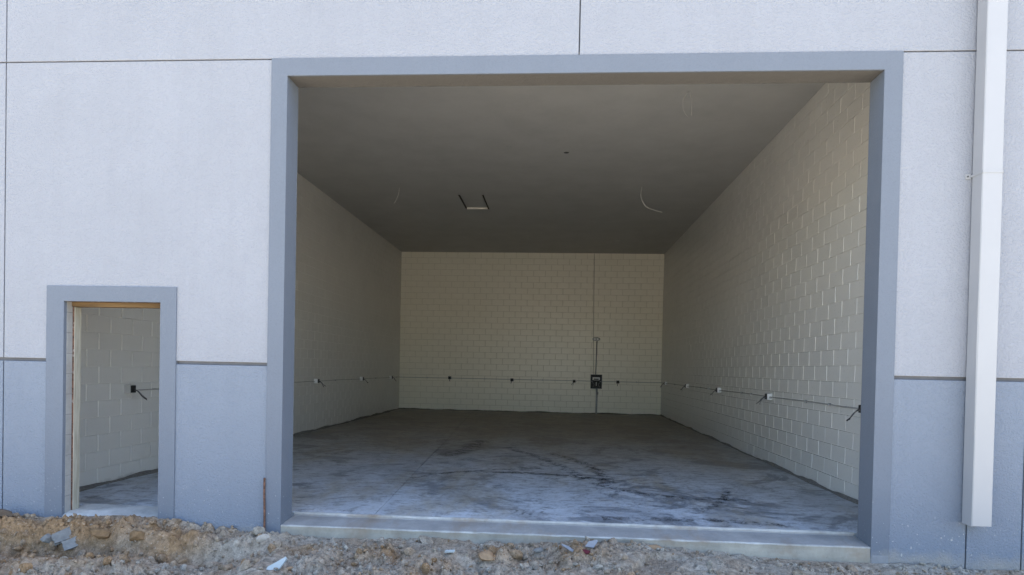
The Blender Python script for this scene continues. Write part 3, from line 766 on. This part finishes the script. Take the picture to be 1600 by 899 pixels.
Z_ = ground(X_, Y_) + R_*.25; So = soil_amount(X_, Y_) + rng.normal(0, .3, len(X_))
vv, ff, ss = [], [], []
for i in range(len(X_)):
    v = (shapes[i % 30]*R_[i])@rot3().T + np.array([X_[i], min(Y_[i], -R_[i]*1.3), Z_[i]])
    ff.append(F1c + i*len(V1c)); vv.append(v); ss.append(np.full(len(V1c), So[i]))
me = bpy.data.meshes.new('rubble'); me.from_pydata(np.concatenate(vv).tolist(), [], np.concatenate(ff).tolist())
a_ = me.attributes.new('soil', 'FLOAT', 'POINT'); a_.data.foreach_set('value', np.clip(np.concatenate(ss), 0, 1.2).astype(np.float32))
tag(link('rubble', me, M_SOIL), kind='stuff')

clods = []
for k in range(10):
    v = clod_verts(V2c, .13); m_ = bpy.data.meshes.new('clod'); m_.from_pydata(v.tolist(), [], F2c.tolist())
    m_.attributes.new('soil', 'FLOAT', 'POINT').data.foreach_set('value', np.full(len(v), (.75 if k % 2 else .2), np.float32)); m_.materials.append(M_CLOD); clods.append(m_)
for i in range(300):
    while True:
        x = rng.uniform(-6.0, 4.6); y = -rng.uniform(.05, 1.2)
        if px((x, y, -.2)) and px((x, y, -.2))[1] < 915 and rng.random() < (.95 if x < -2.4 else (.4 if x < .8 else .2)): break
    r = float(np.clip(rng.lognormal(math.log(.030), .40), .019, .075)); z = float(ground(np.array([x]), np.array([y]))[0])
    br = soil_amount(np.array([x]), np.array([y]))[0] > .42
    o = bpy.data.objects.new('dirt_clod' if br else 'grey_stone', clods[int(rng.integers(0, 5))*2 + (1 if br else 0)]); COL.objects.link(o)
    o.location = (x, min(y, -r*1.4), z + r*.22); o.scale = (r, r, r); o.rotation_euler = rng.uniform(0, 6.28, 3)
    where, gw = ('on the spoil left of the large opening', 'left of the opening') if x < -2.7 else ('on the sand in front of the concrete sill', 'in front of the sill') if x < 2.9 else ('at the foot of the wall below the downspout', 'below the downspout')
    if br: tag(o, 'dry brown dirt clod lying ' + where, 'clod', 'loose brown dirt clods ' + gw)
    else: tag(o, 'small grey stone lying ' + where, 'stone', 'loose grey stones ' + gw)

def gpt(X, Y, up=0): return (X, Y, float(ground(np.array([X]), np.array([Y]))[0]) + up)
def ground_at_px(u, v_):
    """walk out along the line of sight until it meets the ground"""
    M = cam_matrix(); d = M @ Vector(((u-800)/CAM_F, -(v_-CAM_CY)/CAM_F, -1)); o = Vector((0, -CAM_D, CAM_H)); t = 3.0
    while t < 9:
        p = o + d*t
        if p.z < float(ground(np.array([p.x]), np.array([p.y]))[0]): return p
        t += .01
    return p
def rock(name, label, cat, u, v_, scale, mat, rot=(0, 0, 0), amp=.12):
    p = ground_at_px(u, v_); v = clod_verts(V2c, amp); m_ = bpy.data.meshes.new(name); m_.from_pydata(v.tolist(), [], F2c.tolist())
    o = link(name, m_, mat, None, (p.x, min(p.y, -scale[1]-.01), p.z + scale[2]*.3), rot); o.scale = scale
    return tag(o, label, cat)
rock('stone', 'grey limestone lump on the spoil left of the small doorway', 'stone', 77, 845, (.085, .06, .06), M_GREY, (.2, .5, .3))
rock('stone', 'pinkish white stone against the foot of the left trim', 'stone', 412, 846, (.055, .04, .065), M_PALE, (.1, .2, .8))
rock('stone', 'pale pink stone resting against the concrete sill face', 'stone', 515, 838, (.05, .04, .042), M_PALE, (.4, .1, .3))
rock('stone', 'tan stone beside the pale board scrap', 'stone', 455, 892, (.06, .045, .04), M_TAN, (.1, .4, 1.2))
rock('stone', 'flat grey stone left of the plastic scrap below the sill', 'stone', 843, 862, (.05, .035, .04), M_GREY, (.1, 0, .5))
rock('stone', 'brown block of soil below the sill right of centre', 'clod', 1022, 856, (.085, .05, .04), M_TAN, (.1, .1, .2))
rock('clod', 'large dark clod at the wall by the left edge of the picture', 'clod', 4, 806, (.075, .06, .075), M_DARKCLOD, (.3, .2, .1))
rock('clod', 'big brown clod on the spoil below the doorway', 'clod', 160, 838, (.10, .07, .065), M_BROWN, (.1, .2, .4), .22)
rock('clod', 'rounded brown clod on the bank right of the doorway', 'clod', 216, 842, (.075, .06, .07), M_BROWN, (.5, .1, .2), .22)
rock('clod', 'orange brown clod heap in the middle foreground', 'clod', 762, 872, (.12, .09, .075), M_TAN, (.1, .1, .9), .2)
for u, v_, w_, hgt, a, lab in ((108, 833, .13, .03, .75, 'grey slab fragment leaning on the spoil below the doorway'), (118, 846, .10, .025, .6, 'lower grey slab fragment on the spoil below the doorway')):
    p = ground_at_px(u, v_); bm = bmesh.new(); bx(bm, -w_, w_, -.05, .05, -hgt/2, hgt/2); bmesh.ops.subdivide_edges(bm, edges=bm.edges[:], cuts=2)
    for q in bm.verts: q.co += Vector((random.uniform(-1, 1), random.uniform(-1, 1), random.uniform(-1, 1)))*.008
    o = build('slab_fragment', bm, M_GREY, None, (p.x, p.y, p.z-.004)); o.rotation_euler = (.9, -.35, a); tag(o, lab, 'concrete piece', 'concrete pieces below the doorway')
def scrap(name, label, cat, u, v_, pts, th, rot, mat):
    p = ground_at_px(u, v_); bm = bmesh.new()
    a = [bm.verts.new((x, y, -th/2)) for x, y in pts]; b = [bm.verts.new((x*.96, y*.96, th/2)) for x, y in pts]; n_ = len(pts)
    bm.faces.new(a[::-1]); bm.faces.new(b)
    for i in range(n_): bm.faces.new((a[i], a[(i+1) % n_], b[(i+1) % n_], b[i]))
    o = build(name, bm, mat, None, (p.x, p.y, p.z+.03)); o.rotation_euler = rot; return tag(o, label, cat)
scrap('board_scrap', 'pale blue white triangular board scrap in the left foreground', 'board', 434, 890, [(-.085, -.045), (-.02, -.055), (.02, -.03), (.06, .07), (.045, .085), (-.03, .02), (-.08, -.02)], .02, (.9, .1, .1), M_FOAM)
scrap('board_scrap', 'small white chip lying on the sand below the sill', 'board', 702, 867, [(-.04, -.015), (.035, -.012), (.05, .016), (-.03, .014)], .012, (.3, .0, .1), M_FOAM)
scrap('plastic_scrap', 'pale grey plastic strip sticking out of the soil below the sill', 'plastic', 892, 864, [(-.09, .035), (-.03, .03), (.08, -.03), (.06, -.045), (-.04, .0), (-.085, .02)], .008, (.5, .2, -.1), M_SHEET)
scrap('plastic_scrap', 'grey crumpled plastic piece beside the dark red scrap', 'plastic', 924, 856, [(-.06, -.04), (.02, -.035), (.06, .05), (.045, .06), (-.03, .02)], .01, (.7, .2, .1), M_SHEET)
rock('cloth_scrap', 'dark red crumpled scrap half buried below the sill', 'cloth', 914, 864, (.05, .03, .026), M_REDRAG, (.1, .2, .3), .3)

# rusty stake against the left trim
pts = [(FOL+.004, -.02, -.25), (FOL+.003, -.019, .05), (FOL-.003, -.018, .25), (FOL-.002, -.018, .40)]
o = tube('metal_stake', [tuple(Vector(p)-Vector(pts[0])) for p in curve_pts(pts, 8)], .0105, M_RUST, None, 8, pts[0])
tag(o, 'rusty metal stake standing against the left edge of the opening trim', 'stake')
